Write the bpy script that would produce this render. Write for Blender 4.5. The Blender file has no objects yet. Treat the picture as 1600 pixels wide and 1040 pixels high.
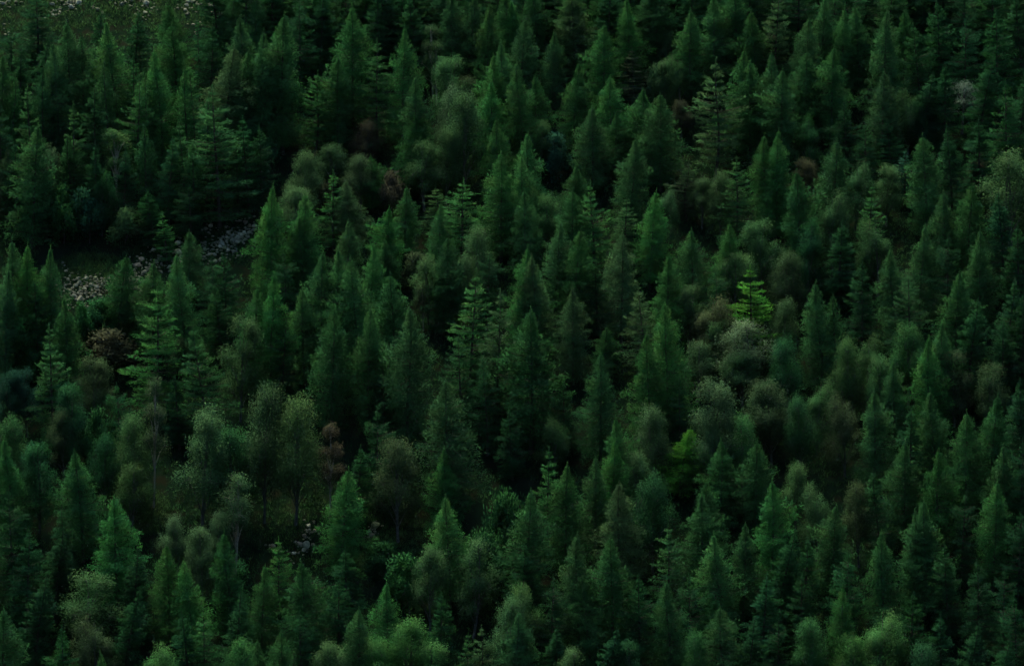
import bpy, math
import numpy as np
from mathutils import Vector

# ------------------------------------------------------------------ camera, sky, sun, exposure
SC = bpy.context.scene
COL = SC.collection
LENS = 121.0
CAM = np.array([0.0, -400.0, 56.2])
PITCH = math.radians(8.0)
cam_data = bpy.data.cameras.new("camera")
cam_data.lens = LENS
cam_data.sensor_width = 36.0
cam_data.clip_start = 0.5
cam_data.clip_end = 5000.0
cam = bpy.data.objects.new("camera", cam_data)
COL.objects.link(cam)
cam.location = CAM
cam.rotation_euler = (math.pi / 2 - PITCH, 0, 0)
SC.camera = cam

SUN_EL = math.radians(64.0)
SUN_AZ = math.radians(-28.0)        # where the sun stands, measured from +Y (away from the camera) towards +X
world = bpy.data.worlds.new("World")
SC.world = world
world.use_nodes = True
wn = world.node_tree
bg = wn.nodes["Background"]
sky = wn.nodes.new("ShaderNodeTexSky")
sky.sky_type = 'NISHITA'
sky.sun_disc = False
sky.air_density = 0.6
sky.dust_density = 0.0
sky.ozone_density = 2.0
sky.sun_elevation = SUN_EL
sky.sun_rotation = SUN_AZ
wn.links.new(sky.outputs[0], bg.inputs[0])
bg.inputs[1].default_value = 0.06
sun_data = bpy.data.lights.new("sun", 'SUN')
sun_data.energy = 1.5
sun_data.angle = math.radians(32.0)
sun_data.color = (1.0, 0.97, 0.84)
sun = bpy.data.objects.new("sun", sun_data)
COL.objects.link(sun)
sd = Vector((math.sin(SUN_AZ) * math.cos(SUN_EL), math.cos(SUN_AZ) * math.cos(SUN_EL), math.sin(SUN_EL)))
sun.rotation_euler = sd.to_track_quat('Z', 'Y').to_euler()
sun.location = sd * 300
SC.view_settings.view_transform = 'Standard'
SC.view_settings.look = 'None'
SC.view_settings.gamma = 1.0
SC.view_settings.exposure = 2.0
SC.cycles.max_bounces = 2
SC.cycles.diffuse_bounces = 1
SC.cycles.glossy_bounces = 1
SC.cycles.transmission_bounces = 2
SC.cycles.transparent_max_bounces = 4
SC.cycles.debug_use_spatial_splits = True
SC.cycles.use_light_tree = False
world.cycles.sampling_method = 'MANUAL'
world.cycles.sample_map_resolution = 256
SC.cycles.use_adaptive_sampling = True
SC.cycles.adaptive_threshold = 0.04

# ------------------------------------------------------------------ helpers
def mesh_arrays(name, verts, faces, mat, attrs=None, smooth=False):
    """one mesh from a vertex array and an (n, k) face array"""
    me = bpy.data.meshes.new(name)
    verts = np.ascontiguousarray(verts, dtype=np.float32)
    faces = np.ascontiguousarray(faces, dtype=np.int32)
    n, k = faces.shape
    me.vertices.add(len(verts)); me.vertices.foreach_set("co", verts.ravel())
    me.loops.add(n * k); me.loops.foreach_set("vertex_index", faces.ravel())
    me.polygons.add(n)
    me.polygons.foreach_set("loop_start", np.arange(0, n * k, k, dtype=np.int32))
    me.polygons.foreach_set("loop_total", np.full(n, k, dtype=np.int32))
    if smooth:
        me.polygons.foreach_set("use_smooth", np.ones(n, dtype=bool))
    for an, arr in (attrs or {}).items():
        if arr.ndim == 2:
            me.attributes.new(an, 'FLOAT_VECTOR', 'FACE').data.foreach_set("vector", np.ascontiguousarray(arr, dtype=np.float32).ravel())
            continue
        at_ = me.attributes.new(an, 'FLOAT', 'FACE')
        at_.data.foreach_set("value", np.ascontiguousarray(arr, dtype=np.float32))
    me.update(calc_edges=True)
    me.materials.append(mat)
    return me

def link(name, data, parent=None, kind=None):
    o = bpy.data.objects.new(name, data)
    COL.objects.link(o)
    if parent is not None:
        o.parent = parent
    if kind:
        o["kind"] = kind
    return o

def unit(v):
    return v / np.maximum(np.linalg.norm(v, axis=-1, keepdims=True), 1e-9)

# ---- smooth value noise for the lie of the land
_rng = np.random.default_rng(5)
_LAT = _rng.random((64, 64))
def vnoise(x, y):
    x = np.asarray(x, float); y = np.asarray(y, float)
    xi = np.floor(x).astype(int); yi = np.floor(y).astype(int)
    fx = x - xi; fy = y - yi
    fx = fx * fx * (3 - 2 * fx); fy = fy * fy * (3 - 2 * fy)
    g = lambda a, b: _LAT[a % 64, b % 64]
    return (g(xi, yi) * (1 - fx) + g(xi + 1, yi) * fx) * (1 - fy) + (g(xi, yi + 1) * (1 - fx) + g(xi + 1, yi + 1) * fx) * fy

def smax(a, b, k):
    h = np.clip(0.5 + 0.5 * (a - b) / k, 0, 1)
    return b * (1 - h) + a * h + k * h * (1 - h)

def ground(x, y):
    """height of the land: the wooded slope, the valley floor and the slope the camera stands on"""
    x = np.asarray(x, float); y = np.asarray(y, float)
    slope = 0.68 * np.minimum(y, 170) + 0.25 * np.maximum(y - 170, 0)
    near = -0.66 * (y + 400) + 54.3  # keeps rising unseen behind the camera, shaped to block low sky light
    z = smax(slope, np.full_like(slope, -78.0), 14.0)
    z = smax(z, near, 14.0)
    damp = np.clip((np.hypot(x - CAM[0], y - CAM[1]) - 15) / 60, 0, 1)
    z = z + damp * (4.0 * (vnoise(x / 46 + 3.3, y / 46 + 7.1) - 0.5) + 1.3 * (vnoise(x / 13, y / 13 + 20) - 0.5)
                    + 0.45 * (vnoise(x / 4.1 + 9, y / 4.1) - 0.5))
    return z

SA, CA = math.sin(PITCH), math.cos(PITCH)
def ray(u, v):
    k = 36.0 / LENS / 1600.0
    a, b = (u - 800.0) * k, -(v - 520.0) * k
    return np.array([a, CA + b * SA, -SA + b * CA])

def at(u, v):
    """the point of the slope that the photograph shows at (u, v)"""
    d = ray(u, v)
    t = np.arange(290.0, 620.0, 0.5)
    p = CAM[None] + d[None] * t[:, None]
    f = p[:, 2] - ground(p[:, 0], p[:, 1])
    i = int(np.argmax(f < 0))
    if f[i] >= 0:
        return None
    t0, t1 = t[i - 1], t[i]
    for _ in range(12):
        tm = (t0 + t1) / 2
        p = CAM + d * tm
        if p[2] - float(ground(p[0], p[1])) < 0: t1 = tm
        else: t0 = tm
    p = CAM + d * t1
    return np.array([p[0], p[1], float(ground(p[0], p[1]))])

def at_many(UV):
    """the same for an array of pixels"""
    k = 36.0 / LENS / 1600.0
    a, b = (UV[:, 0] - 800.0) * k, -(UV[:, 1] - 520.0) * k
    d = np.stack([a, CA + b * SA, -SA + b * CA], -1)
    lo = np.full(len(d), 290.0); hi = np.full(len(d), 620.0)
    for _ in range(40):
        m = (lo + hi) / 2
        p = CAM + d * m[:, None]
        under = p[:, 2] < ground(p[:, 0], p[:, 1])
        hi = np.where(under, m, hi); lo = np.where(under, lo, m)
    p = CAM + d * hi[:, None]
    p[:, 2] = ground(p[:, 0], p[:, 1])
    return p[(hi < 619)]

def project(p):
    q = np.asarray(p, float) - CAM
    depth = q[1] * CA - q[2] * SA
    up = q[1] * SA + q[2] * CA
    k = LENS / 36.0 * 1600.0
    return 800 + q[0] / depth * k, 520 - up / depth * k

def metre_px(p):
    q = np.asarray(p, float) - CAM
    return LENS / 36.0 * 1600.0 / (q[1] * CA - q[2] * SA)

# ------------------------------------------------------------------ materials
def new_mat(name):
    m = bpy.data.materials.new(name); m.use_nodes = True
    nt = m.node_tree; nt.nodes.clear()
    out = nt.nodes.new("ShaderNodeOutputMaterial")
    return m, nt, out

def foliage_material(name, translucency):
    m, nt, out = new_mat(name)
    N, K = nt.nodes.new, nt.links.new
    info = N("ShaderNodeObjectInfo")
    att = N("ShaderNodeAttribute"); att.attribute_name = "tint"
    tc = N("ShaderNodeTexCoord")
    noi = N("ShaderNodeTexNoise"); noi.inputs["Scale"].default_value = 0.75; noi.inputs["Detail"].default_value = 2.0
    K(tc.outputs["Object"], noi.inputs["Vector"])
    mul = N("ShaderNodeMath"); mul.operation = 'MULTIPLY_ADD'
    mul.inputs[1].default_value = 1.0; mul.inputs[2].default_value = 0.05
    K(noi.outputs[0], mul.inputs[0])
    add = N("ShaderNodeMath"); add.operation = 'ADD'
    K(att.outputs["Fac"], add.inputs[0]); K(mul.outputs[0], add.inputs[1])
    col = N("ShaderNodeVectorMath"); col.operation = 'SCALE'
    K(info.outputs["Color"], col.inputs[0]); K(add.outputs[0], col.inputs["Scale"])
    hue = N("ShaderNodeHueSaturation")
    hm = N("ShaderNodeMath"); hm.operation = 'MULTIPLY_ADD'; hm.inputs[1].default_value = 0.10; hm.inputs[2].default_value = 0.45
    noi2 = N("ShaderNodeTexNoise"); noi2.inputs["Scale"].default_value = 0.5
    K(tc.outputs["Object"], noi2.inputs["Vector"]); K(noi2.outputs[0], hm.inputs[0])
    K(hm.outputs[0], hue.inputs["Hue"]); K(col.outputs[0], hue.inputs["Color"])
    dif = N("ShaderNodeBsdfDiffuse"); tr = N("ShaderNodeBsdfTranslucent"); mix = N("ShaderNodeMixShader")
    K(hue.outputs[0], dif.inputs[0]); K(hue.outputs[0], tr.inputs[0])
    mix.inputs[0].default_value = translucency
    nat = N("ShaderNodeAttribute"); nat.attribute_name = "nrm"          # how the spray as a whole is turned
    vt = N("ShaderNodeVectorTransform"); vt.vector_type = 'NORMAL'; vt.convert_from = 'OBJECT'; vt.convert_to = 'WORLD'
    nn = N("ShaderNodeVectorMath"); nn.operation = 'NORMALIZE'
    K(nat.outputs["Vector"], vt.inputs[0]); K(vt.outputs[0], nn.inputs[0]); K(nn.outputs[0], dif.inputs["Normal"])
    K(dif.outputs[0], mix.inputs[1]); K(tr.outputs[0], mix.inputs[2]); K(mix.outputs[0], out.inputs[0])
    return m

def noise_material(name, c1, c2, scale, rough=0.95, bump=0.0, detail=5.0, c3=None, lo=0.35, hi=0.65):
    m, nt, out = new_mat(name)
    N, K = nt.nodes.new, nt.links.new
    tc = N("ShaderNodeTexCoord"); noi = N("ShaderNodeTexNoise")
    noi.inputs["Scale"].default_value = scale; noi.inputs["Detail"].default_value = detail
    K(tc.outputs["Object"], noi.inputs["Vector"])
    cr = N("ShaderNodeValToRGB"); cr.color_ramp.elements[0].position = lo; cr.color_ramp.elements[1].position = hi
    cr.color_ramp.elements[0].color = (*c1, 1); cr.color_ramp.elements[1].color = (*c2, 1)
    if c3:
        e = cr.color_ramp.elements.new((lo + hi) / 2); e.color = (*c3, 1)
    K(noi.outputs[0], cr.inputs[0])
    p = N("ShaderNodeBsdfPrincipled"); p.inputs["Roughness"].default_value = rough
    p.inputs["Specular IOR Level"].default_value = 0.0
    K(cr.outputs[0], p.inputs["Base Color"]); K(p.outputs[0], out.inputs[0])
    if bump:
        b = N("ShaderNodeBump"); b.inputs["Strength"].default_value = bump
        K(noi.outputs[0], b.inputs["Height"]); K(b.outputs[0], p.inputs["Normal"])
    return m

M_NEEDLE = foliage_material("needles", 0.10)
M_LEAF = foliage_material("leaves", 0.12)
M_BARK = noise_material("conifer_bark", (0.030, 0.026, 0.020), (0.075, 0.066, 0.052), 3.0, bump=0.4)
M_BARK_G = noise_material("grey_bark", (0.05, 0.05, 0.042), (0.13, 0.13, 0.11), 3.0, bump=0.3)
M_BIRCH = noise_material("birch_bark", (0.06, 0.055, 0.045), (0.34, 0.31, 0.23), 2.2, lo=0.30, hi=0.48)
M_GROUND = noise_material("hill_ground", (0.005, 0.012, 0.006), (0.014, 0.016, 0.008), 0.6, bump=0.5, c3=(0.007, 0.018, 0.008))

def rock_material():
    m, nt, out = new_mat("lichened_rock")
    N, K = nt.nodes.new, nt.links.new
    info = N("ShaderNodeObjectInfo"); tc = N("ShaderNodeTexCoord")
    a = N("ShaderNodeTexNoise"); a.inputs["Scale"].default_value = 4.0; a.inputs["Detail"].default_value = 8.0
    K(tc.outputs["Object"], a.inputs["Vector"])
    r = N("ShaderNodeMapRange"); r.inputs[1].default_value = 0.3; r.inputs[2].default_value = 0.7
    r.inputs[3].default_value = 0.45; r.inputs[4].default_value = 1.2
    K(a.outputs[0], r.inputs[0])
    s = N("ShaderNodeVectorMath"); s.operation = 'SCALE'
    K(info.outputs["Color"], s.inputs[0]); K(r.outputs[0], s.inputs["Scale"])
    p = N("ShaderNodeBsdfPrincipled"); p.inputs["Roughness"].default_value = 0.9
    b = N("ShaderNodeBump"); b.inputs["Strength"].default_value = 0.6; b.inputs["Distance"].default_value = 0.05
    K(a.outputs[0], b.inputs["Height"]); K(b.outputs[0], p.inputs["Normal"])
    K(s.outputs[0], p.inputs["Base Color"]); K(p.outputs[0], out.inputs[0])
    return m
M_ROCK = rock_material()

# ------------------------------------------------------------------ the land: one sheet
def stretch(lo, a, b, hi, fine, coarse):
    return np.concatenate([np.arange(lo, a, coarse), np.arange(a, b, fine), np.arange(b, hi + 1, coarse)])
gx = stretch(-900, -90, 90, 900, 1.0, 18.0)
gy = stretch(-1100, -80, 90, 700, 1.0, 18.0)
X, Y = np.meshgrid(gx, gy)
V = np.stack([X, Y, ground(X, Y)], -1).reshape(-1, 3)
nx, ny = len(gx), len(gy)
I = np.arange(nx * ny).reshape(ny, nx)
F = np.stack([I[:-1, :-1], I[:-1, 1:], I[1:, 1:], I[1:, :-1]], -1).reshape(-1, 4)
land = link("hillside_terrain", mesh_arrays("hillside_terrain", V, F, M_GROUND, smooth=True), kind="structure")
# ------------------------------------------------------------------ tree builders
def tube(pts, radii, sides):
    pts = np.asarray(pts, float); n = len(pts)
    tan = unit(np.gradient(pts, axis=0))
    ref = np.where(np.abs(tan[:, 2:3]) > 0.9, np.array([[1.0, 0, 0]]), np.array([[0, 0, 1.0]]))
    a = unit(np.cross(tan, ref)); b = np.cross(tan, a)
    th = np.arange(sides) * 2 * math.pi / sides
    ring = (a[:, None] * np.cos(th)[None, :, None] + b[:, None] * np.sin(th)[None, :, None]) * np.asarray(radii)[:, None, None]
    v = (pts[:, None] + ring).reshape(-1, 3)
    i = np.arange(n * sides).reshape(n, sides)
    j = np.roll(i, -1, axis=1)
    f = np.stack([i[:-1], j[:-1], j[1:], i[1:]], -1).reshape(-1, 4)
    return v, f

class Wood:
    def __init__(s): s.v = []; s.f = []; s.n = 0
    def add(s, pts, radii, sides=4):
        v, f = tube(pts, radii, sides)
        s.v.append(v); s.f.append(f + s.n); s.n += len(v)
    def mesh(s, name, mat):
        return mesh_arrays(name, np.concatenate(s.v), np.concatenate(s.f), mat, smooth=True)

def leaf_mesh(name, P, D, ln, wd, tint, mat, rng, outward, kite=False, loose=0.55):
    n = len(P)
    D = unit(D)
    W = unit(np.cross(D, rng.normal(size=(n, 3))))
    fn = np.cross(W, D)
    fn *= np.where((fn * outward).sum(-1, keepdims=True) < 0, -1.0, 1.0)
    nrm = unit(unit(outward) + loose * fn)
    ln = np.broadcast_to(ln, n)[:, None]; wd = np.broadcast_to(wd, n)[:, None]
    if kite:
        v = np.stack([P, P + D * ln * 0.5 + W * wd * 0.5, P + D * ln, P + D * ln * 0.5 - W * wd * 0.5], 1).reshape(-1, 3)
        f = np.arange(n * 4).reshape(n, 4)
    else:
        v = np.stack([P - W * wd * 0.5, P + W * wd * 0.5, P + D * ln], 1).reshape(-1, 3)
        f = np.arange(n * 3).reshape(n, 3)
    return mesh_arrays(name, v, f, mat, {"tint": tint, "nrm": nrm})

def conifer(seed, H=14.0, R=2.7, power=0.75, base=0.08, nbr=190, per=92, whorl=0.0, top_up=0.9, low_up=-0.05,
            hang=0.25, spread=0.30, bark=None, leaf=(0.32, 0.085), lop=0.0, trunk_r=0.13, gap=0.0, waist=0.55, soft=0.0, cap=1.25, asym=0.14, bulge=1.35):
    """a conifer 'H' tall and 'R' in radius; whorl > 0 gathers the branches in tiers, that many metres apart"""
    rng = np.random.default_rng(seed)
    lean = rng.normal(0, 0.012, 2) * H
    bend = rng.normal(0, 0.10, 2)
    def axis(z):
        t = np.asarray(z) / H
        return np.stack([lean[0] * t * t + bend[0] * np.sin(t * 5.0), lean[1] * t * t + bend[1] * np.sin(t * 4.0 + 1), np.asarray(z, float)], -1)
    wood = Wood()
    zz = np.linspace(-0.5, H * 1.035, 10)
    wood.add(axis(zz), trunk_r * (1 - 0.92 * np.clip(zz, 0, H * 1.02) / H) * np.where(zz <= 0, 1.35, 1.0), 7)
    P, D, T, LN = [], [], [], []
    # uneven outline: radius factor by direction and height
    ph = rng.random(6) * 6.28
    for b in range(nbr):
        t = base + (0.985 - base) * (1 - (1 - (b + rng.random()) / nbr) ** 1.25) if whorl == 0 else base + (0.98 - base) * rng.random() ** 1.1
        if whorl > 0:
            q = whorl / H
            t = base + (round((t - base) / q)) * q + rng.normal(0, 0.10) * q
            t = min(max(t, base), 0.975)
        az = b * 2.39996 + rng.normal(0, 0.35)
        prof = min((1 - t) ** power, (1 - t) * cap + 0.008) * min(1.0, waist + (t - base) * (1 - waist) / 0.38)
        out = 1 + asym * math.cos(az - ph[3] - 2 * t) + bulge * (0.16 * math.sin(az * 2 + ph[0] + t * 9) + 0.12 * math.sin(az * 3 + ph[1] - t * 14) + 0.10 * math.sin(t * 23 + ph[2]))
        L = R * prof * out * rng.uniform(0.72, 1.10) + 0.05
        if gap and rng.random() < gap:
            continue
        if rng.random() < lop: L *= rng.uniform(1.1, 1.35)
        a = low_up + (top_up - low_up) * t ** 2.2 + rng.normal(0, 0.10)
        c = 0.16 + 0.2 * rng.random() - hang * (1 - t)
        dr = np.array([math.cos(az), math.sin(az), 0.0]); sd_ = np.array([-dr[1], dr[0], 0.0])
        o = axis(t * H)
        yaw = rng.normal(0, 0.12)
        def curve(s):
            s = np.asarray(s)[..., None]
            return o + dr * L * s + sd_ * L * yaw * s * s + np.array([0, 0, 1.0]) * L * (a * s + c * s * s)
        if L > (0.9 if soft else 0.5):
            wood.add(curve(np.linspace(0, 0.95, 4)), np.array([0.035, 0.026, 0.016, 0.006]) * (0.5 + L / 3.0), 3)
        n = int(per * (0.25 + L / R))
        s = 1 - rng.random(n) ** 1.35 * 0.92
        s = np.where(rng.random(n) < 0.14, rng.uniform(0.03, 0.35, n), np.clip(s, 0.06, 1))
        q = curve(s)
        tw = (spread * L * (1 - s) + 0.03 + 0.08 * min(1.0, L) + 0.05 * L) * np.abs(rng.normal(0, 0.8, n))
        side = np.where(rng.random(n) < 0.5, -1.0, 1.0)
        dn = -np.abs(rng.normal(0, 0.10 + 0.05 * L, n)) * (1.2 - t)
        q = q + sd_[None] * (tw * side)[:, None] + dr[None] * (tw * 0.45)[:, None]
        q[:, 2] += dn + rng.normal(0, 0.05, n)
        d = dr[None] * rng.uniform(0.2, 1.0, n)[:, None] + sd_[None] * (side * rng.uniform(0.0, 0.9, n))[:, None] + rng.normal(0, 0.35, (n, 3))
        d[:, 2] += 0.30 * (a + 2 * c * s) + 0.25 * t
        if soft:                                     # larch: hanging twigs below, upright shoots above, no flat fans
            q[:, 2] -= np.abs(rng.normal(0, 0.30 * soft, n)) * (0.4 + s) * min(1.0, L)
            q += rng.normal(0, 0.09 * soft * min(1.0, L), (n, 3))
            d[:, :2] *= 1 - 0.5 * soft
            d[:, 2] += np.where(rng.random(n) < 0.35 + 0.55 * t, 0.75, -0.75) * soft
        P.append(q); D.append(d)
        T.append(np.clip(rng.normal(0.5, 0.09, n) + rng.normal(0, 0.08), 0.15, 0.95))
        LN.append(np.full(n, leaf[0]) * rng.uniform(0.6, 1.25, n) * (1 - 0.62 * max(0.0, (t - 0.72) / 0.28)))
    # the leader
    n = int(per * 1.2)
    zt = H * (0.90 + 0.14 * rng.random(n) ** 0.9)
    q = axis(zt); w = np.maximum(H * 1.03 - zt, 0) * 0.06 + 0.010
    q[:, :2] += rng.normal(0, 1, (n, 2)) * w[:, None]
    d = rng.normal(0, 0.55, (n, 3)); d[:, 2] = np.abs(d[:, 2]) + 0.5
    P.append(q); D.append(d); T.append(np.clip(rng.normal(0.58, 0.12, n), 0.2, 1)); LN.append(np.full(n, leaf[0] * 0.42))
    P = np.concatenate(P); D = np.concatenate(D); T = np.concatenate(T); LN = np.concatenate(LN)
    ON = P - axis(np.clip(P[:, 2], 0, H)); tt = np.clip(P[:, 2] / H, 0, 1)
    ON = unit(np.concatenate([ON[:, :2], np.full((len(P), 1), 1e-3)], 1)); ON[:, 2] = 0.30 + 0.75 * tt ** 2
    return (wood.mesh("trunk", bark or M_BARK), leaf_mesh("crown", P, D, LN, LN * (leaf[1] / leaf[0]), T, M_NEEDLE, rng, ON), H, 2 * float(np.percentile(np.hypot(P[:, 0], P[:, 1]), 91)))

def broadleaf(seed, H=9.0, R=2.8, base=0.06, lobes=15, clumps=20, per=68, leaf=(0.15, 0.07), bark=None, tall=1.0, droop=0.15, sparse=0.0, trunk_r=0.14, clump_r=0.42):
    """a rounded tree: limbs that end in lobes, each lobe a shell of leaf clumps"""
    rng = np.random.default_rng(seed)
    wood = Wood()
    fork = H * (base + 0.12)
    bx, by = rng.normal(0, 0.12, 2) * R
    zz = np.linspace(-0.4, H * 0.93, 8); t = np.clip(zz / H, 0, 1)
    wood.add(np.stack([bx * t * t, by * np.sin(t * 3), zz], -1), trunk_r * (1.1 - t) * np.where(zz < 0, 1.3, 1), 6)
    P, D, T, CN = [], [], [], []
    zmin = H * base
    for k in range(lobes):
        f = (k + 0.5) / lobes
        z = zmin + (H - zmin) * (0.22 + 0.66 * f)
        z += rng.normal(0, 0.06) * H
        z = min(z, H * 0.9)
        rad = R * rng.uniform(0.45, 0.90) * math.sqrt(max(0.0, 1 - (2 * f - 0.75) ** 2 * 0.75)) * (1 - 0.55 * f * tall * 0.7)
        az = k * 2.39996 + rng.normal(0, 0.3)
        c = np.array([math.cos(az) * rad, math.sin(az) * rad, z]) if k < lobes - 1 else np.array([bx + rng.normal(0, 0.15) * R, by * 0.2, H - (H - zmin) * 0.15])
        lr = R * rng.uniform(0.20, 0.46) * (1.0 if k < lobes - 1 else 0.8)
        lz = min(lr * rng.uniform(0.85, 1.15) * (1 + 0.35 * (tall - 1)), H - c[2])
        f0 = np.array([bx * 0.2, by * 0.2, max(fork * 0.7, c[2] - (H - zmin) * 0.35)])
        mid = (f0 + c) / 2 + np.array([0, 0, 0.12 * H * 0.3])
        wood.add(np.stack([f0, mid, c]), np.array([0.06, 0.04, 0.015]) * (H / 9), 4)
        d = unit(rng.normal(size=(clumps, 3)) + np.array([0, 0, 0.25]))
        cc = c + d * np.array([lr, lr, lz]) * rng.uniform(0.50, 1.12, (clumps, 1))
        cc[:, 2] -= droop * np.linalg.norm(cc[:, :2], axis=1) ** 2 / R * 0.4
        for q in range(clumps):
            if rng.random() < sparse: continue
            if q % 4 == 0:
                wood.add(np.stack([c, (c + cc[q]) / 2 + rng.normal(0, 0.08, 3), cc[q]]), [0.022, 0.014, 0.005], 3)
            n = int(per * rng.uniform(0.6, 1.3))
            g = np.clip(rng.normal(0, 1, (n, 3)), -1.5, 1.5) * clump_r * np.array([0.85, 0.85, 1.0]) * rng.uniform(0.7, 1.25) * (R / 2.8) ** 0.5
            P.append(cc[q] + g)
            dd = g * 0.9 + d[q] * 0.35 + rng.normal(0, 0.5, (n, 3)); dd[:, 2] -= droop
            D.append(dd); CN.append(unit(g * 0.8 + d[q] * clump_r))
            T.append(np.clip(rng.normal(0.5, 0.08, n) + rng.normal(0, 0.09), 0.1, 1))
    P = np.concatenate(P); D = np.concatenate(D); T = np.concatenate(T)
    P[:, 2] = np.maximum(P[:, 2], 0.05)
    ON = unit(np.concatenate(CN) * 1.5 + 0.6 * unit((P - np.array([0, 0, H * 0.5])) / np.array([R, R, H * 0.5])) + np.array([0, 0, 0.25]))
    ln = leaf[0] * rng.uniform(0.6, 1.3, len(P))
    return (wood.mesh("trunk", bark or M_BARK_G), leaf_mesh("crown", P, D, ln, ln * (leaf[1] / leaf[0]), T, M_LEAF, rng, ON, kite=True, loose=0.8), H, 2 * float(np.percentile(np.hypot(P[:, 0], P[:, 1]), 92)))

LARCH = dict(top_up=0.55, nbr=200, per=135, leaf=(0.25, 0.060), soft=0.75, spread=0.26)
DARKS = dict(nbr=180, per=110, leaf=(0.25, 0.060), soft=0.45, spread=0.24)
PROTO = {
    'L': [conifer(11, R=2.3, power=0.66, **LARCH), conifer(12, R=2.7, power=0.60, cap=1.3, asym=0.2, **LARCH), conifer(13, R=2.2, power=0.80, low_up=-0.15, **LARCH),
          conifer(14, R=2.6, power=0.70, hang=0.35, bulge=1.5, **LARCH), conifer(15, R=2.4, power=0.64, cap=1.4, lop=0.10, asym=0.25, **LARCH), conifer(16, R=2.3, power=0.85, gap=0.10, lop=0.05, **LARCH),
          conifer(17, R=2.8, power=0.58, cap=1.4, bulge=1.3, **LARCH), conifer(18, R=2.1, power=0.72, lop=0.08, gap=0.05, asym=0.3, **LARCH), conifer(19, R=2.5, power=0.95, hang=0.4, **LARCH),
          conifer(101, R=2.5, power=0.62, cap=1.5, bulge=1.6, waist=0.4, **LARCH), conifer(102, R=2.4, power=0.74, asym=0.3, bulge=1.4, gap=0.08, **LARCH), conifer(103, R=2.6, power=0.68, cap=1.3, waist=0.75, lop=0.1, **LARCH)],
    'F': [conifer(25, R=2.4, power=0.80, whorl=0.42, top_up=0.7, low_up=-0.2, hang=0.2, **DARKS), conifer(26, R=2.2, power=0.90, whorl=0.38, low_up=-0.25, hang=0.15, **DARKS),
          conifer(29, R=2.3, power=0.60, whorl=0.5, cap=1.9, gap=0.22, lop=0.2, asym=0.35, bulge=1.6, low_up=-0.2, **DARKS), conifer(27, R=2.6, power=0.74, whorl=0.45, low_up=-0.12, gap=0.06, lop=0.08, **DARKS), conifer(28, R=2.0, power=0.85, whorl=0.40, low_up=-0.2, lop=0.06, **DARKS)],
    'N': [conifer(21, R=1.5, power=0.85, nbr=150, per=70, leaf=(0.25, 0.06), soft=0.8), conifer(22, R=1.6, power=0.75, nbr=150, per=70, top_up=1.2, leaf=(0.25, 0.06), soft=0.8)],
    'S': [conifer(31, R=2.7, power=0.90, nbr=120, per=125, leaf=(0.26, 0.06), soft=0.25, whorl=0.62, top_up=0.7, low_up=-0.22, hang=0.12, spread=0.22, lop=0.10),
          conifer(32, R=3.0, power=0.80, nbr=125, per=125, leaf=(0.26, 0.06), soft=0.25, whorl=0.75, top_up=0.55, low_up=-0.18, hang=0.15, spread=0.24, lop=0.10),
          conifer(33, R=2.4, power=1.0, nbr=105, per=125, leaf=(0.26, 0.06), soft=0.25, whorl=0.55, top_up=0.8, low_up=-0.28, hang=0.10, spread=0.22, gap=0.05),
          conifer(34, R=3.1, power=0.72, nbr=120, per=125, leaf=(0.26, 0.06), soft=0.25, whorl=0.85, top_up=0.6, low_up=-0.05, hang=0.25, spread=0.26, base=0.16, lop=0.12)],
    'B': [broadleaf(41), broadleaf(42, R=3.1, lobes=17), broadleaf(43, R=2.5, tall=1.2, lobes=14), broadleaf(44, R=2.9, lobes=13, clumps=22, droop=0.3),
          broadleaf(45, R=3.3, H=8.0, lobes=18), broadleaf(46, R=2.6, lobes=13, sparse=0.25)],
    'W': [broadleaf(51, H=12, R=1.9, base=0.28, lobes=11, tall=1.5, bark=M_BIRCH, droop=0.5, clumps=22, per=36, trunk_r=0.12),
          broadleaf(52, H=12, R=1.6, base=0.34, lobes=10, tall=1.6, bark=M_BIRCH, droop=0.6, clumps=20, per=34, sparse=0.1, trunk_r=0.11),
          broadleaf(53, H=11, R=2.2, base=0.22, lobes=12, tall=1.4, bark=M_BIRCH, droop=0.5, clumps=22, per=36, trunk_r=0.12)],
    'H': [broadleaf(61, H=3.0, R=2.2, base=0.02, lobes=8, clumps=18, per=40, clump_r=0.30, leaf=(0.20, 0.11), trunk_r=0.05, droop=0.05),
          broadleaf(62, H=3.2, R=1.9, base=0.02, lobes=7, clumps=18, per=40, clump_r=0.30, leaf=(0.20, 0.11), trunk_r=0.05, droop=0.05),
          broadleaf(63, H=2.6, R=2.4, base=0.02, lobes=9, clumps=16, per=40, clump_r=0.30, leaf=(0.20, 0.10), trunk_r=0.05, droop=0.05)],
    'D': [broadleaf(71, H=9, R=2.4, base=0.3, lobes=9, clumps=26, per=16, leaf=(0.42, 0.035), bark=M_BARK_G, droop=0.8, sparse=0.35)],
}
KIND_NAME = {'L': 'larch_tree', 'N': 'larch_tree', 'S': 'spruce_tree', 'F': 'spruce_tree', 'B': 'broadleaf_tree', 'W': 'birch_tree', 'H': 'shrub', 'D': 'dead_tree'}
KIND_WORD = {'L': 'larch', 'N': 'larch', 'S': 'spruce', 'F': 'spruce', 'B': 'broadleaf tree', 'W': 'birch', 'H': 'shrub', 'D': 'dead tree'}
CATEGORY = {'L': 'conifer', 'N': 'conifer', 'S': 'conifer', 'F': 'conifer', 'B': 'tree', 'W': 'tree', 'H': 'shrub', 'D': 'tree'}
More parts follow.
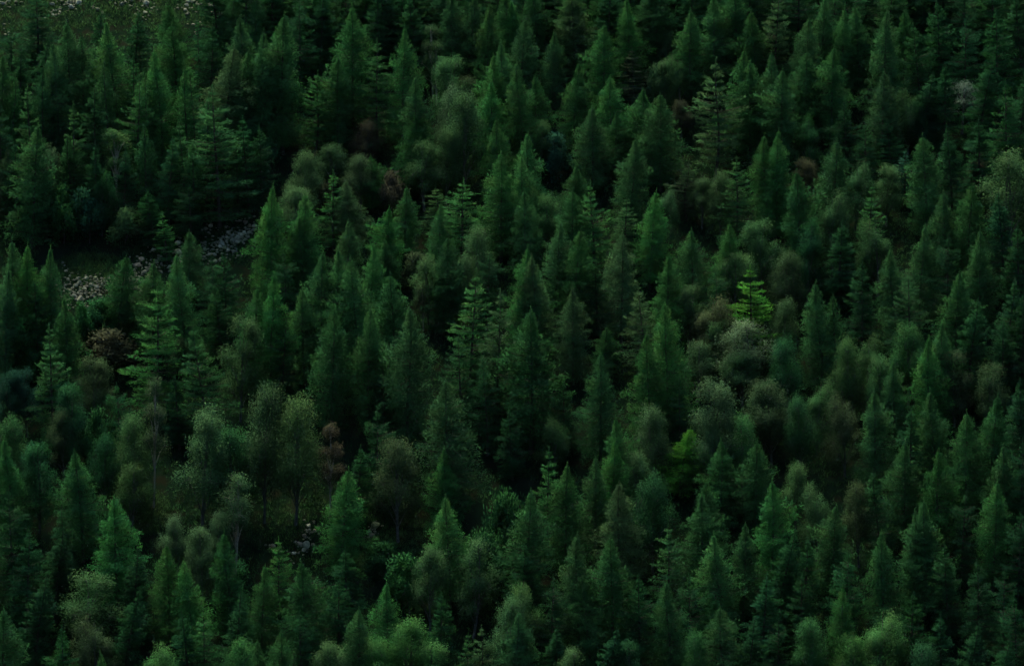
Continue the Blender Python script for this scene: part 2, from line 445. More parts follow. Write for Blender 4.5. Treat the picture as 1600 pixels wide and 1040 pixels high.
# leaf colours: g mid green, b fresh green, d dark green, o olive, y grey olive, r rust, n brown olive, t blue green, p lime, x grey
LEAF = {'g': (0.034, 0.118, 0.034), 'b': (0.041, 0.158, 0.038), 'd': (0.020, 0.079, 0.027), 'o': (0.047, 0.112, 0.039),
        'y': (0.056, 0.112, 0.047), 'r': (0.050, 0.055, 0.030), 'n': (0.044, 0.083, 0.034), 't': (0.021, 0.080, 0.044),
        'p': (0.064, 0.225, 0.028), 'x': (0.10, 0.15, 0.11), 'z': (0.092, 0.142, 0.066), 'v': (0.062, 0.180, 0.048)}
COLOUR_WORD = {'g': 'mid green', 'b': 'fresh green', 'd': 'dark green', 'o': 'olive green', 'y': 'pale grey-green', 'r': 'rust brown',
               'n': 'brownish olive', 't': 'blue-green', 'p': 'bright lime green', 'x': 'bare grey', 'z': 'pale silvery green', 'v': 'light fresh green'}
# ------------------------------------------------------------------ every tree of the photograph:
# across, down (of its tip, on the photograph's 1600 x 1040), crown width, height (0: by the width), kind and leaf colour
CATALOG = """
184 35 66 190 Lb|110 38 74 180 Lg|133 55 44 150 Nd|92 68 64 180 Lg|30 72 62 170 Fd|68 58 56 170 Fd|2 88 64 180 Lg|158 18 52 150 Fd|214 20 66 150 Fd|
275 8 50 110 Lg|279 40 74 150 Lg|313 30 38 130 Sd|332 40 52 140 Fd|383 28 58 170 Lg|358 -10 54 120 Lg|396 -8 54 130 Lg|253 80 62 185 Lb|290 108 42 170 Ng|310 105 46 170 Sg|
353 75 78 180 Lo|387 82 62 170 Lg|341 140 104 215 Sg|290 195 50 140 Sg|221 124 62 170 Sg|212 88 58 150 Sd|148 137 62 170 Fd|117 165 66 170 Sg|50 137 64 185 Sg|48 198 82 190 Lg|
80 128 50 120 St|4 160 60 170 Sd|182 198 48 130 Wo|12 232 50 120 Ln|82 232 40 100 Bn|140 305 62 75 Ht|195 328 64 52 Ho|260 333 40 78 Sb|388 182 58 150 Sd|160 262 50 90 Bd|
60 -15 66 120 Fd|20 40 50 110 Fd|100 300 62 80 Hd|240 300 56 90 Fd|300 290 54 90 Fd|
441 26 82 215 Lb|410 52 66 200 Lg|428 50 60 190 Lb|493 115 62 128 Sg|553 12 74 190 Lb|527 92 66 150 Lg|591 65 62 170 Sg|631 45 60 190 Lb|650 122 56 170 Lg|656 180 62 120 Lg|571 188 48 62 Br|
520 225 62 66 Bo|478 238 58 88 Bo|563 243 52 76 Bn|583 245 44 84 Lg|462 288 62 82 Bo|522 270 60 120 Sb|546 284 54 110 Lo|420 294 64 185 Lb|476 305 60 150 Lb|605 325 58 125 Lb|634 293 46 105 Lg|
612 276 52 62 Hr|504 290 36 44 Hr|663 220 60 92 Bo|697 200 58 100 Bo|655 250 46 46 Hr|706 88 58 110 Bo|731 118 40 80 Bn|677 34 36 120 Wn|682 65 44 100 Wo|726 138 62 145 Bo|706 136 48 110 By|
760 8 58 160 Lg|783 70 60 150 Lb|769 88 60 150 Lb|768 128 58 150 Lb|780 188 60 150 Lg|784 240 66 170 Lb|720 282 78 130 Sb|683 320 50 130 Lg|690 293 56 80 So|470 5 62 150 Fd|505 -12 58 140 Fd|
590 -5 60 140 Fd|622 -20 60 130 Fd|650 -5 60 140 Fd|705 -12 64 160 Lg|737 -5 56 150 Lg|795 -12 62 150 Lg|805 2 52 140 Lb|541 -22 60 120 Fd|430 -20 60 120 Fd|
842 -18 66 150 Lg|896 -10 68 150 Lo|813 30 62 160 Lg|864 52 48 130 Lg|940 40 54 150 Lb|988 0 58 150 Lb|990 76 52 92 Sz|986 92 46 76 St|1050 42 42 70 Bo|1081 18 52 140 Lg|1113 -4 56 150 Lg|1040 92 44 66 Bo|
1063 88 48 74 Bo|1028 108 38 60 Ho|1155 80 62 150 Lg|1172 98 66 160 Lg|1117 97 92 190 So|897 100 60 140 Lg|813 100 54 170 Lg|838 120 48 120 Lg|868 130 32 44 Br|952 122 66 130 Lb|1008 140 60 130 Lg|1034 148 80 150 Lg|
925 168 64 135 Lg|963 178 48 100 Lg|845 190 44 72 Bo|872 212 42 70 Ht|988 218 62 140 Lg|1065 158 40 50 Br|822 210 54 150 Lb|818 246 56 150 Lb|897 260 48 90 Lg|942 246 40 44 Ho|1073 255 54 90 Sn|1097 275 46 70 Bn|
1126 270 46 84 Bo|1033 290 44 80 Bo|1153 247 60 140 Sg|927 288 58 150 Sb|891 300 62 140 Lg|853 306 56 80 Bo|978 310 56 110 So|1017 300 56 150 Lb|820 300 62 150 Lg|1196 214 60 160 Lg|960 238 34 40 Hr|940 -25 60 120 Lg|1020 -22 60 130 Lg|1060 -30 60 120 Fd|1150 -20 62 150 Lg|
1212 -10 66 170 So|1180 20 56 140 Lg|1255 30 60 150 Lg|1283 -2 60 140 Lg|1313 15 58 150 Lb|1341 12 56 140 Lb|1378 18 64 180 Lg|1411 20 50 130 Lg|1256 82 52 140 Lg|1295 75 64 160 Lb|1205 85 54 150 Lg|1221 110 66 170 Lg|
1243 122 40 80 Bo|1376 114 60 150 Lg|1446 115 54 120 Fd|1473 103 60 140 Fd|1503 125 56 84 Dx|1418 142 66 84 Bo|1440 158 50 70 Bd|1573 130 66 160 Fd|1567 195 40 90 Sg|1210 205 58 170 Lb|1252 248 56 66 Br|1303 220 66 160 Lg|
1250 270 64 160 Lg|1337 252 56 92 Bo|1357 290 52 140 Sg|1385 258 50 80 Bo|1410 235 44 90 St|1448 215 62 160 Lg|1486 200 60 160 Fd|1580 235 90 130 Bo|1531 252 44 60 Br|1511 290 70 160 Lg|1478 302 56 150 Lg|1440 40 60 150 Fd|
1470 5 64 150 Fd|1505 25 60 150 Fd|1560 20 66 160 Fd|1592 -5 60 150 Fd|1535 90 60 150 Fd|1320 160 56 120 Fd|1350 195 54 110 Fd|1265 180 52 90 Bd|1390 190 50 100 Sd|1530 190 60 140 Fd|1440 -20 60 120 Fd|1595 110 50 150 Fd|
25 378 66 200 Lg|46 386 70 200 Lb|80 390 62 190 Lg|108 467 60 160 Lg|88 512 64 190 Sg|184 400 58 130 Lg|238 412 72 150 Lg|246 446 84 210 Sb|297 362 52 110 Lg|284 400 60 170 Lb|199 468 38 50 Ho|176 518 76 60 Hr|
148 558 62 90 Bn|285 533 40 60 Hn|320 512 86 190 Sg|240 580 40 212 Wn|212 648 62 120 Bo|316 636 88 165 Bo|14 576 44 90 Bt|43 576 44 90 Bt|12 653 70 110 Bg|100 638 46 96 Bn|376 494 60 140 Bo|398 450 54 160 Lg|
335 400 46 110 Fd|4 420 60 190 Lg|60 440 56 160 Fd|130 480 40 60 Hd|155 470 46 56 Hd|355 400 56 130 Fd|345 445 46 120 Fd|
428 430 70 190 Lb|497 395 66 190 Lg|526 390 64 200 Lb|558 405 70 200 Lb|578 385 46 150 Lb|520 480 76 195 Lg|578 485 62 190 Lg|643 480 84 220 Lg|698 596 100 200 Lg|662 444 30 72 Wr|735 425 78 190 Sb|701 372 66 150 Lg|
779 458 78 210 So|616 432 66 150 Lg|650 398 44 54 Hn|478 452 52 150 Lg|413 604 70 180 Bo|462 624 90 165 Bo|516 655 44 160 Wr|622 680 78 140 Bn|745 355 56 110 Bo|725 400 40 90 Bo|450 395 50 120 Fd|470 340 56 130 Lg|
545 345 52 120 Lg|600 375 46 100 Lg|670 400 46 90 Bo|690 420 50 100 Fd|760 395 56 120 Fd|440 500 60 140 Fd|600 560 52 130 Fd|720 520 60 160 Sd|
816 390 66 180 Lb|838 402 66 170 Lo|896 360 62 160 Lg|865 348 60 150 Lg|897 450 62 150 Lo|946 512 40 80 Lg|971 365 66 170 Lo|1010 450 66 150 So|1043 475 74 200 Lb|1015 520 66 180 Lg|940 553 66 170 Lg|830 488 112 220 Lg|
1080 360 62 130 Lg|1140 350 56 130 Lg|1190 344 62 100 Bo|1150 390 62 90 Bo|1174 420 88 150 Sp|1158 500 96 100 Bz|1112 462 84 100 Bn|1076 444 42 90 Bo|1116 594 84 150 By|1021 636 66 110 By|1063 670 60 105 Lp|866 650 58 80 Bo|
966 655 52 150 Lb|1090 533 56 80 Bo|1130 500 46 80 Bo|1192 600 66 100 Bn|1160 545 60 80 Bo|1120 420 50 110 Fd|1040 400 56 140 Lg|930 410 52 120 Fd|760 560 60 150 Fd|800 640 50 110 Fd|880 600 50 110 Fd|1060 590 50 130 Fd|1230 530 60 110 Bd|
1228 395 64 90 Bn|1278 445 68 170 Lg|1307 463 44 140 Ng|1222 468 54 90 Bo|1345 410 60 160 Fd|1372 346 66 100 Bo|1397 392 66 160 Lg|1437 355 58 150 Lg|1420 424 70 160 Sg|1495 428 66 160 Lg|1531 362 62 160 Lg|
1573 438 58 160 Fd|1567 500 56 140 Fd|1420 508 62 110 Bg|1448 530 68 170 Lb|1466 504 58 160 Lg|1325 530 56 120 Bo|1356 524 56 100 Bo|1376 558 52 100 Bo|1397 565 56 130 Lg|1491 548 62 100 Bn|1541 568 64 100 Bo|1275 594 58 100 Bo|
1320 615 66 110 Bn|1205 598 84 110 Bn|1365 612 66 160 Lg|1457 614 64 170 Lg|1511 648 64 170 Lg|1546 620 66 170 Lg|1592 590 60 170 Fd|1565 300 60 170 Fd|1590 350 60 160 Fd|1310 350 60 140 Fd|1260 340 56 120 Bd|1480 370 56 140 Fd|
1300 300 54 110 Bo|1520 470 60 160 Fd|1592 460 60 160 Fd|1250 620 50 110 Bd|1420 640 60 160 Fd|1595 690 60 170 Fd|
20 688 66 170 Lg|130 706 72 170 Lg|204 724 60 96 Bo|184 780 78 170 Lb|22 768 76 190 Fd|367 735 66 160 Wy|276 808 52 80 By|336 800 56 90 By|316 824 56 100 Bo|302 878 56 160 Lb|266 850 62 160 Lg|357 836 64 160 Lg|
140 893 100 110 Bo|148 964 72 110 Bn|165 1018 36 120 Nb|248 1004 84 100 Bv|322 950 60 150 Sg|376 992 62 130 Bb|5 952 74 170 Lg|46 830 66 170 Fd|90 830 60 140 Fd|100 800 56 120 Fd|215 860 60 150 Fd|200 920 60 150 Fd|60 900 60 150 Fd|300 960 60 150 Fd|100 980 60 150 Fd|
62 690 60 120 Bd|165 680 60 100 Bd|365 662 78 130 Bd|
535 735 70 170 Lb|695 702 58 140 Lb|701 778 66 170 Lb|740 842 66 130 Bo|672 850 60 120 Bo|436 842 48 120 Sb|408 884 56 150 Lg|481 880 76 170 Lg|605 912 60 150 Lb|641 962 72 120 Bv|676 1000 66 100 Bv|443 984 60 150 Lg|560 950 60 140 Lg|
515 1000 66 110 Bo|403 1000 50 120 Lg|730 985 46 130 Sg|758 980 56 140 So|796 935 66 120 Bo|525 905 60 140 Fd|540 860 60 120 Fd|590 1000 70 100 Bv|640 870 60 90 Hd|600 850 56 50 Hd|690 930 60 150 Fd|790 780 70 110 Hd|
760 840 60 90 Hd|470 960 56 140 Fd|370 930 60 150 Fd|
855 700 54 160 Sg|882 727 74 170 Lb|823 766 76 180 Lg|895 838 76 190 Lg|953 838 76 190 Lg|964 755 82 170 Lo|931 716 54 150 Lg|956 690 54 150 Lb|996 702 56 100 Bo|1020 742 74 130 Bd|1045 820 60 160 Sg|1102 775 68 160 Lg|1125 835 72 170 Lb|
1160 820 60 150 Lg|1043 910 66 160 Lg|1126 948 86 150 Lg|1086 985 52 110 Bg|816 914 66 110 Bo|806 958 60 150 Lg|888 1012 60 100 Bo|922 900 56 150 Lb|980 1000 60 110 Bd|1102 752 60 130 Lg|1130 690 66 140 Lg|1112 655 50 110 Bo|1180 690 60 150 Lg|
1160 650 56 110 Bg|860 900 60 150 Fd|1000 900 60 150 Fd|1080 900 60 140 Fd|1190 900 66 150 Fd|1165 970 60 150 Fd|870 980 50 110 Fd|950 980 60 140 Fd|820 850 60 140 Fd|
1243 724 58 90 Bo|1276 758 56 100 Bo|1207 753 68 170 Lb|1342 755 58 110 Bn|1411 694 68 170 Lg|1461 704 68 170 Lg|1371 735 60 150 Fd|1445 785 74 180 Lg|1431 800 50 150 Lg|1378 834 62 160 Lg|1551 754 66 170 Lg|1571 698 60 160 Lg|1531 876 60 160 Fd|
1566 888 58 150 Fd|1315 918 52 150 Lb|1266 965 62 110 Bg|1372 952 86 120 Bv|1332 994 70 90 Bv|1516 974 66 150 Fd|1300 790 60 150 Lg|1260 840 64 160 Fd|1320 860 60 150 Fd|1220 830 62 160 Fd|1480 850 60 150 Fd|1500 770 56 150 Fd|1590 800 60 160 Fd|
1420 930 66 150 Fd|1470 960 60 140 Fd|1590 930 60 160 Fd|1250 900 60 140 Fd|1215 970 60 130 Fd|1560 1000 60 130 Fd|1440 1005 60 110 Bd|
115 600 60 120 Bd|190 600 56 120 Fd|280 590 50 110 Fd|150 650 50 90 Hd|560 700 60 130 Fd|590 640 60 150 Fd|
28 225 48 140 Fd|72 255 48 120 Fd|108 215 46 140 Nd|150 225 46 140 Fd|198 235 46 125 Fd|232 195 44 150 Nd|266 215 46 135 Fd|300 225 46 130 Nd|372 215 46 120 Fd|410 200 46 130 Fd|168 95 44 170 Ng|235 110 44 170 Ng|322 150 42 170 Nd|20 120 46 170 Ng|65 105 46 170 Nd
"""

# the trees further up, whose tips stand above the photograph's upper edge
_r = np.random.default_rng(3)
for row, (v0, hh) in enumerate(((-48, 150), (-92, 150))):
    for k in range(30):
        u = 345 + k * 43 + row * 21 + _r.uniform(-11, 11)
        if u > 1630: continue
        CATALOG += "|%d %d %d %d F%s" % (u, v0 + _r.uniform(-14, 14), _r.uniform(58, 74), hh + _r.uniform(-12, 16), "d" if _r.random() < 0.6 else "g")
rng = np.random.default_rng(77)
TREES = []                       # dicts: u, v, w, h (pixels of the photograph), kind, colour, root
PROTO_TRIS = {}
for item in CATALOG.replace("\n", "").split("|"):
    a = item.split()
    if len(a) != 5: raise ValueError(item)
    u, v, w, h = (float(q) for q in a[:4]); kind, cc = a[4]
    if kind == 'B': h *= 1.18
    base = at_many(np.array([[u, v + h]]))[0]
    mp = metre_px(base)
    # height so that the tip comes to v
    d = ray(u, v); s = (base[1] - CAM[1]) / d[1]
    height = (CAM + d * s)[2] - base[2]
    width = w / mp * (0.97 if kind == 'L' else 0.90 if kind in 'NSF' else 0.97)
    opts = PROTO[kind]
    ratio = [abs(math.log((o[3] / o[2]) / (width / height))) for o in opts]
    order = np.argsort(ratio)
    pick = opts[order[int(rng.integers(0, min(len(opts), 6)))]]
    root = link(KIND_NAME[kind], None)
    root.empty_display_size = 0.5
    root.location = base
    sx = width / pick[3]
    root.scale = (sx * rng.uniform(0.92, 1.08), sx * rng.uniform(0.92, 1.08), height / pick[2])
    root.rotation_euler = (rng.normal(0, 0.032), rng.normal(0, 0.032), rng.uniform(0, 6.283))
    tr = link("trunk", pick[0], root)
    cr = link("crown", pick[1], root)
    c = np.array(LEAF[cc]) * rng.uniform(0.86, 1.16) * (1 + rng.normal(0, 0.05, 3))
    cr.color = (*c, 1.0)
    TREES.append(dict(u=u, v=v, w=w, h=h, kind=kind, cc=cc, root=root, H=height, W=width))
print("trees", len(TREES), "by kind", {k: sum(t['kind'] == k for t in TREES) for k in PROTO},
      "tris", sum(len(m.polygons) * (len(m.loops) // max(1, len(m.polygons)) - 2) for k in PROTO for p in PROTO[k] for m in p[:2]))
# ------------------------------------------------------------------ what each tree is called
ORD = ("first", "second", "third", "fourth", "fifth", "sixth", "seventh", "eighth", "ninth", "tenth", "eleventh", "twelfth")
MARKS = [  # where (pixels), the phrase others refer to, the mark's own label (None: not a tree)
    (1503, 125, "the bare grey tree", "bare grey dead tree with drooping twigs among dark spruces"),
    (1174, 420, "the lime-tipped spruce", "spruce with a bright lime green tip above a pale grey-green birch"),
    (1063, 670, "the bright lime larch", "small bright lime green larch, brightest crown of the whole wood"),
    (516, 655, "the slender rust birch", "slender rust brown birch with a pale trunk behind a green larch"),
    (240, 580, "the white-trunked birch", "tall thin brownish birch on a long bare white trunk"),
    (990, 76, "the pale silvery spruce", "pale silvery young spruce just over a blue-green one"),
    (341, 140, "the big tiered spruce", "biggest open spruce with wide level branch tiers uphill of the scree"),
    (1117, 97, "the olive tiered spruce", "tall olive green spruce with feathery level branches standing clear"),
    (622, 680, "the broad brown tree", "broad brownish olive tree standing on the open ground of the clearing"),
    (176, 518, "the wide rusty shrub", "wide rust brown shrub downhill of the lower scree"),
    (571, 188, "the upper rusty tree", "small rust brown tree standing in a dark hollow below dark spruces"),
    (367, 735, "the pale clearing birch", "pale grey-green birch with a rounded tip beside the clearing"),
    (830, 488, "the widest larch", "widest larch of the wood with a broad egg-shaped crown"),
    (140, 893, "the spreading olive tree", "spreading olive tree with a flat wide crown over black shade"),
    (1372, 952, "the round-topped olive tree", "olive tree with a big round crown at the lower edge"),
    (1116, 594, "the tall pale tree", "tall pale grey-green broadleaf tree with a bushy rounded crown"),
    (698, 596, "the big fresh-tipped larch", "big broad larch with a wide skirt uphill of the clearing"),
    (1580, 235, "the broad olive tree", "broad olive green tree with a flat crown beside a rusty one"),
    (1205, 598, "the domed brown tree", "domed brownish olive tree beside deep shade"),
    (80, 128, "the blue-green spruce", "dark blue-green spruce in shade between two dull green ones"),
    (643, 480, "the tall bullet-shaped larch", "tall bullet-shaped larch standing clear of its neighbours"),
    (320, 512, "the pointed pale spruce", "green spruce with a long pointed tip and a wide lower skirt"),
    (1228, 395, "the rounded brown tree", "rounded brownish olive tree on the shaded side of the lime-tipped spruce"),
    (735, 425, "the fresh green spruce", "fresh green spruce with ragged branch ends beside an olive tiered one"),
    (895, 838, "the sharp dark larch", "sharp-tipped larch with smooth steep sides in the lower wood"),
    (140, 450, "the lower scree", None), (365, 375, "the upper scree", None), (622, 278, "the little rock patch", None),
    (478, 845, "the clearing boulders", None), (110, 6, "the topmost scree", None),
]
SECT = ("to the right of", "up and right of", "straight above", "up and left of", "to the left of", "down and left of", "straight below", "down and right of")
for t in TREES:
    t['c'] = (min(max(t['u'], 5), 1595), min(max(t['v'] + 0.30 * t['h'], 8), 1030))
    t['mark'] = None
MC = []
for (mu, mv, phrase, own) in MARKS:
    if own:
        t = min(TREES, key=lambda q: (q['u'] - mu) ** 2 + (q['v'] - mv) ** 2)
        t['mark'] = own; MC.append((t['c'], phrase, t))
    else:
        MC.append(((mu, mv), phrase, None))
def sector(c, m):
    return int(round(math.atan2(-(c[1] - m[1]), c[0] - m[0]) / (math.pi / 4))) % 8
RANK = {}
for mi, (mc, phrase, mt) in enumerate(MC):
    buckets = {}
    for ti, t in enumerate(TREES):
        if t is mt: continue
        buckets.setdefault((KIND_WORD[t['kind']], sector(t['c'], mc)), []).append((math.hypot(t['c'][0] - mc[0], t['c'][1] - mc[1]), ti))
    for (w, s), lst in buckets.items():
        for r, (dist, ti) in enumerate(sorted(lst)):
            RANK.setdefault(ti, []).append((dist * (1 + 0.35 * r), r, s, mi))
Hs = sorted(t['H'] for t in TREES if t['kind'] in 'LSFN'); hi_, lo_ = Hs[int(len(Hs) * 0.82)], Hs[int(len(Hs) * 0.22)]
GROUPS = {'larch': 'larches of the hillside wood', 'spruce': 'spruces of the hillside wood', 'broadleaf tree': 'broadleaf trees among the conifers',
          'birch': 'birches among the conifers', 'shrub': 'shrubs between the trees', 'dead tree': 'dead trees'}
for ti, t in enumerate(TREES):
    word = KIND_WORD[t['kind']]; o = t['root']
    o["category"] = CATEGORY[t['kind']]; o["group"] = GROUPS[word]
    if t['mark']:
        o["label"] = t['mark']; continue
    cost, r, s, mi = min(q for q in RANK[ti] if q[1] < len(ORD))
    asp = t['W'] / t['H']
    size = ''
    if t['kind'] in 'LSFN':
        size = 'slim ' if asp < 0.33 else 'tall ' if t['H'] > hi_ else 'small ' if t['H'] < lo_ else 'broad ' if asp > 0.46 else ''
    o["label"] = "%s%s %s, %s %s %s %s" % (size, COLOUR_WORD[t['cc']], word, ORD[r], word if word != 'broadleaf tree' else 'such tree', SECT[s], MC[mi][1])
# ------------------------------------------------------------------ ground cover that nobody could count
def cover(name, label, P, per, size, colour, seed, up=0.8, wide=0.22, fan=0.7):
    g = np.random.default_rng(seed)
    n = len(P) * per
    q = np.repeat(P, per, axis=0) + g.normal(0, 0.16, (n, 3)) * np.array([1, 1, 0.25])
    q[:, 2] = ground(q[:, 0], q[:, 1]) - 0.03
    d = g.normal(0, fan, (n, 3)); d[:, 2] = np.abs(d[:, 2]) * 0.4 + up
    ln = size * g.uniform(0.5, 1.3, n)
    t = np.clip(np.repeat(g.normal(0.5, 0.16, len(P)), per) + g.normal(0, 0.1, n), 0.1, 1.0)
    o = link(name, leaf_mesh(name, q, d, ln, ln * wide, t, M_LEAF, g, np.tile(np.array([[0.0, -0.3, 1.0]]), (n, 1)) + g.normal(0, 0.3, (n, 3)), loose=0.8), kind="stuff")
    o.color = (*colour, 1)
    o["label"] = label; o["category"] = name
    return o
g = np.random.default_rng(8)
n = 80000
P = np.stack([g.uniform(-78, 78, n), g.uniform(-62, 84, n), np.zeros(n)], -1)
keep = vnoise(P[:, 0] / 5 + 40, P[:, 1] / 5 + 11) > 0.22
cover("undergrowth", "low dark green heather and bracken covering the slope between the trees", P[keep], 6, 0.46, (0.025, 0.066, 0.020), 81)
# thicker grass where the slope lies open
OPEN = [(300, 385, 115, 34), (140, 420, 60, 24), (510, 830, 130, 50), (640, 870, 90, 40), (620, 272, 44, 24), (210, 800, 60, 40), (60, 20, 120, 30), (250, 20, 110, 24), (790, 850, 60, 36)]
Q = []
for (u, v, ru, rv) in OPEN:
    n = 900 if ru > 50 else 420
    a_, r_ = g.uniform(0, 6.283, n), np.sqrt(g.random(n))
    Q.append(at_many(np.stack([u + ru * r_ * np.cos(a_), v + rv * r_ * np.sin(a_)], -1)))
Q = np.concatenate(Q)
cover("grass", "rough green grass on the open patches beside the scree", Q, 9, 0.34, (0.040, 0.090, 0.026), 82, up=1.0, wide=0.14, fan=0.5)
# ------------------------------------------------------------------ boulders and scree
import bmesh
def rock_mesh(seed, sub=2):
    g = np.random.default_rng(seed)
    bm = bmesh.new(); bmesh.ops.create_icosphere(bm, subdivisions=sub, radius=0.5)
    co = np.array([v.co[:] for v in bm.verts])
    for _ in range(9):                                    # chop flat faces
        n_ = unit(g.normal(size=3)); d_ = g.uniform(0.26, 0.44)
        k = co @ n_
        co = co - np.outer(np.maximum(k - d_, 0), n_)
    co += g.normal(0, 0.012, co.shape)
    co *= np.array([g.uniform(0.9, 1.25), g.uniform(0.8, 1.1), g.uniform(0.6, 0.9)])
    for v, c in zip(bm.verts, co): v.co = c
    me = bpy.data.meshes.new("boulder"); bm.to_mesh(me); bm.free(); me.materials.append(M_ROCK)
    return me
ROCKS = [rock_mesh(300 + k) for k in range(8)]
RC = {'p': (0.38, 0.37, 0.215), 'b': (0.27, 0.285, 0.18), 'k': (0.34, 0.28, 0.16), 'm': (0.19, 0.22, 0.095), 'w': (0.50, 0.49, 0.30)}
RW = {'p': 'pale grey', 'b': 'blue-grey', 'k': 'pinkish grey', 'm': 'mossy grey', 'w': 'whitish'}
PATCH = {
    "lower scree": "103 424 8 p|118 447 9 b|124 441 8 p|135 436 9 p|152 450 11 b|149 435 8 m|95 450 10 p|117 464 11 b|125 469 15 p|123 484 8 b|142 446 8 p|164 438 8 m|110 455 8 m|132 452 8 b|145 460 8 m|107 438 8 p|128 476 9 b|157 463 9 m",
    "middle scree band": "203 440 9 w|212 451 10 k|216 438 8 p|226 426 8 p|215 415 13 k|240 391 10 w|256 393 8 w|221 406 12 k|243 410 11 m|265 417 7 p|278 381 13 p|279 395 15 p|234 432 8 k",
    "upper scree": "329 354 8 w|322 358 7 p|320 391 9 m|328 399 9 p|335 399 8 p|347 382 11 b|356 363 8 w|355 372 9 p|364 370 10 b|363 377 10 b|376 368 10 p|382 365 9 w|398 355 10 p|390 354 9 k|390 364 8 p|371 379 9 p|371 372 9 b|357 392 8 p|344 386 8 w|367 395 9 b|384 348 10 k|352 388 8 m|336 409 8 p",
    "topmost scree": "4 7 10 p|14 3 9 b|26 1 9 p|81 8 10 b|97 3 9 p|108 4 12 p|122 5 12 w|112 13 12 b|83 24 5 w|94 20 6 p|13 51 5 w|205 2 9 p|190 8 10 b|223 0 10 p|229 6 12 w|227 21 8 p|291 10 9 b|296 3 10 b|290 17 8 w|302 2 10 p|329 2 9 p|330 11 9 p|333 21 8 w|152 16 10 m|302 39 6 p",
    "open clearing": "483 822 10 w|492 830 9 k|476 837 9 k|467 850 12 k|480 852 15 p|475 860 10 p|459 865 9 w|587 822 16 m|577 832 11 b|583 836 8 k|560 781 8 k|427 853 9 k",
    "little rock patch": "620 271 9 p|628 280 9 p|627 287 10 p|642 275 9 b|637 283 8 p|598 270 8 p|601 277 9 k",
}
g = np.random.default_rng(31)
ZONES = []
for patch, txt in PATCH.items():
    rows = sorted([(float(q.split()[0]), float(q.split()[1]), float(q.split()[2]), q.split()[3]) for q in txt.split("|")])
    uv = at_many(np.array([[r[0], r[1]] for r in rows]))
    count = {}
    for (u, v, s, c), p in zip(rows, uv):
        o = link("boulder", ROCKS[int(g.integers(0, len(ROCKS)))])
        m = s / metre_px(p) * 1.0
        o.scale = (m, m, m * g.uniform(0.85, 1.1))
        o.location = (p[0], p[1], p[2] + m * 0.12)
        o.rotation_euler = (g.normal(0, 0.35), g.normal(0, 0.35), g.uniform(0, 6.28))
        o.color = (*(np.array(RC[c]) * g.uniform(0.8, 1.15)), 1)
        count[c] = count.get(c, 0) + 1
        o["label"] = "%s boulder in the %s, %s such from the left" % (RW[c], patch, ORD[count[c] - 1])
        o["category"] = "boulder"; o["group"] = "boulders of the " + patch
        ZONES.append((u, v, s))
# smaller stones that lie between them
sv, sf, n0 = [], [], 0
base_bm = bmesh.new(); bmesh.ops.create_icosphere(base_bm, subdivisions=1, radius=0.5)
bv = np.array([v.co[:] for v in base_bm.verts]); bf = np.array([[v.index for v in f.verts] for f in base_bm.faces]); base_bm.free()
UVs = []
for (u, v, s) in ZONES:
    for _ in range(9):
        UVs.append((u + g.normal(0, 8), v + g.normal(0, 5)))
for k in range(420):                                   # the strip of rubble that joins the screes
    w_ = g.random(); UVs.append((105 + 290 * w_ + g.normal(0, 6), 466 - 104 * w_ + g.normal(0, 7)))
SP = at_many(np.array(UVs))
for p in SP:
    m = g.uniform(0.14, 0.46)
    q = bv * np.array([1.2, 0.9, 0.7]) * g.uniform(0.7, 1.2, 3) * m * (1 + g.normal(0, 0.09, (len(bv), 1)))
    th = g.uniform(0, 6.28); R_ = np.array([[math.cos(th), -math.sin(th), 0], [math.sin(th), math.cos(th), 0], [0, 0, 1]])
    sv.append(q @ R_.T + p + np.array([0, 0, m * 0.1])); sf.append(bf + n0); n0 += len(bv)
scree = link("scree", mesh_arrays("scree", np.concatenate(sv), np.concatenate(sf), M_ROCK), kind="stuff")
scree.color = (0.25, 0.245, 0.145, 1)
scree["label"] = "small broken grey stones of the scree between the boulders"; scree["category"] = "scree"

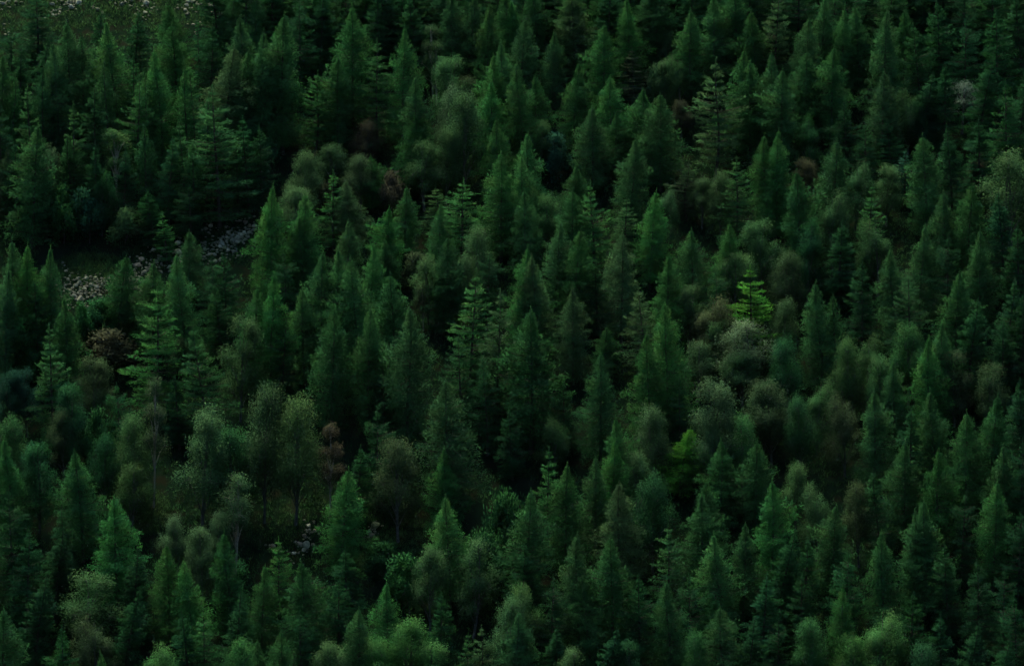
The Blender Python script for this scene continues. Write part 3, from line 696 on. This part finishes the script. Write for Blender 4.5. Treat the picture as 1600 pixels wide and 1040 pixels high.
# ------------------------------------------------------------------ the wood goes on at both sides of what the photograph shows
wv, wf, wt, wn_, n0 = [], [], [], [], 0
g = np.random.default_rng(99)
side = [(u_, v_) for v_ in range(-40, 1080, 62) for u_ in (-75, -130, 1672, 1728)]
side = [(u_ + g.uniform(-16, 16), v_ + g.uniform(-20, 20)) for (u_, v_) in side]
for (u, v), base in zip(side, at_many(np.array([[u_, v_ + 165.0] for (u_, v_) in side]))):
    src = PROTO['L' if g.random() < 0.6 else 'F']; src = src[int(g.integers(0, len(src)))]
    me = src[1]; nv = len(me.vertices); co = np.empty(nv * 3, np.float32); me.vertices.foreach_get("co", co)
    co = co.reshape(-1, 3, 3); tn = np.empty(len(co), np.float32); me.attributes["tint"].data.foreach_get("value", tn)
    nr = np.empty(len(co) * 3, np.float32); me.attributes["nrm"].data.foreach_get("vector", nr); nr = nr.reshape(-1, 3)
    pick_ = np.arange(int(g.integers(0, 7)), len(co), 7)
    c_ = co[pick_]; mid = c_.mean(1, keepdims=True); c_ = (mid + (c_ - mid) * 2.3).reshape(-1, 3)
    s_ = g.uniform(0.85, 1.15)
    wv.append(c_ * np.array([s_ * 1.2, s_ * 1.2, s_]) + base); wf.append(np.arange(len(c_)).reshape(-1, 3) + n0); n0 += len(c_)
    wt.append(tn[pick_]); wn_.append(nr[pick_])
wood = link("woodland", mesh_arrays("woodland", np.concatenate(wv), np.concatenate(wf), M_NEEDLE, {"tint": np.concatenate(wt), "nrm": np.concatenate(wn_)}), kind="stuff")
wood.color = (0.033, 0.100, 0.025, 1)
wood["label"] = "dense green conifer wood that goes on at both sides of the slope"; wood["category"] = "woodland"
# ------------------------------------------------------------------ thin haze added to lift the shadows towards teal
hm_, hn, ho = new_mat("shadow_lift_haze")
pv = hn.nodes.new("ShaderNodeVolumePrincipled")
pv.inputs["Color"].default_value = (0.60, 0.88, 1.0, 1)
pv.inputs["Density"].default_value = 0.000003
pv.inputs["Anisotropy"].default_value = 0.0
hn.links.new(pv.outputs[0], ho.inputs["Volume"])
x0, x1, y0, y1, z0, z1 = -930, 930, -1130, 730, float(V[:, 2].min()) - 1.0, float(V[:, 2].max()) + 4.0
hv = np.array([(x, y, z) for z in (z0, z1) for y in (y0, y1) for x in (x0, x1)], float)
hf = np.array([(0, 2, 3, 1), (4, 5, 7, 6), (0, 1, 5, 4), (2, 6, 7, 3), (0, 4, 6, 2), (1, 3, 7, 5)])
haze = link("haze", mesh_arrays("haze", hv, hf, hm_), kind="stuff")
haze["label"] = "thin pale blue haze added to lift the shadows towards teal"; haze["category"] = "haze"
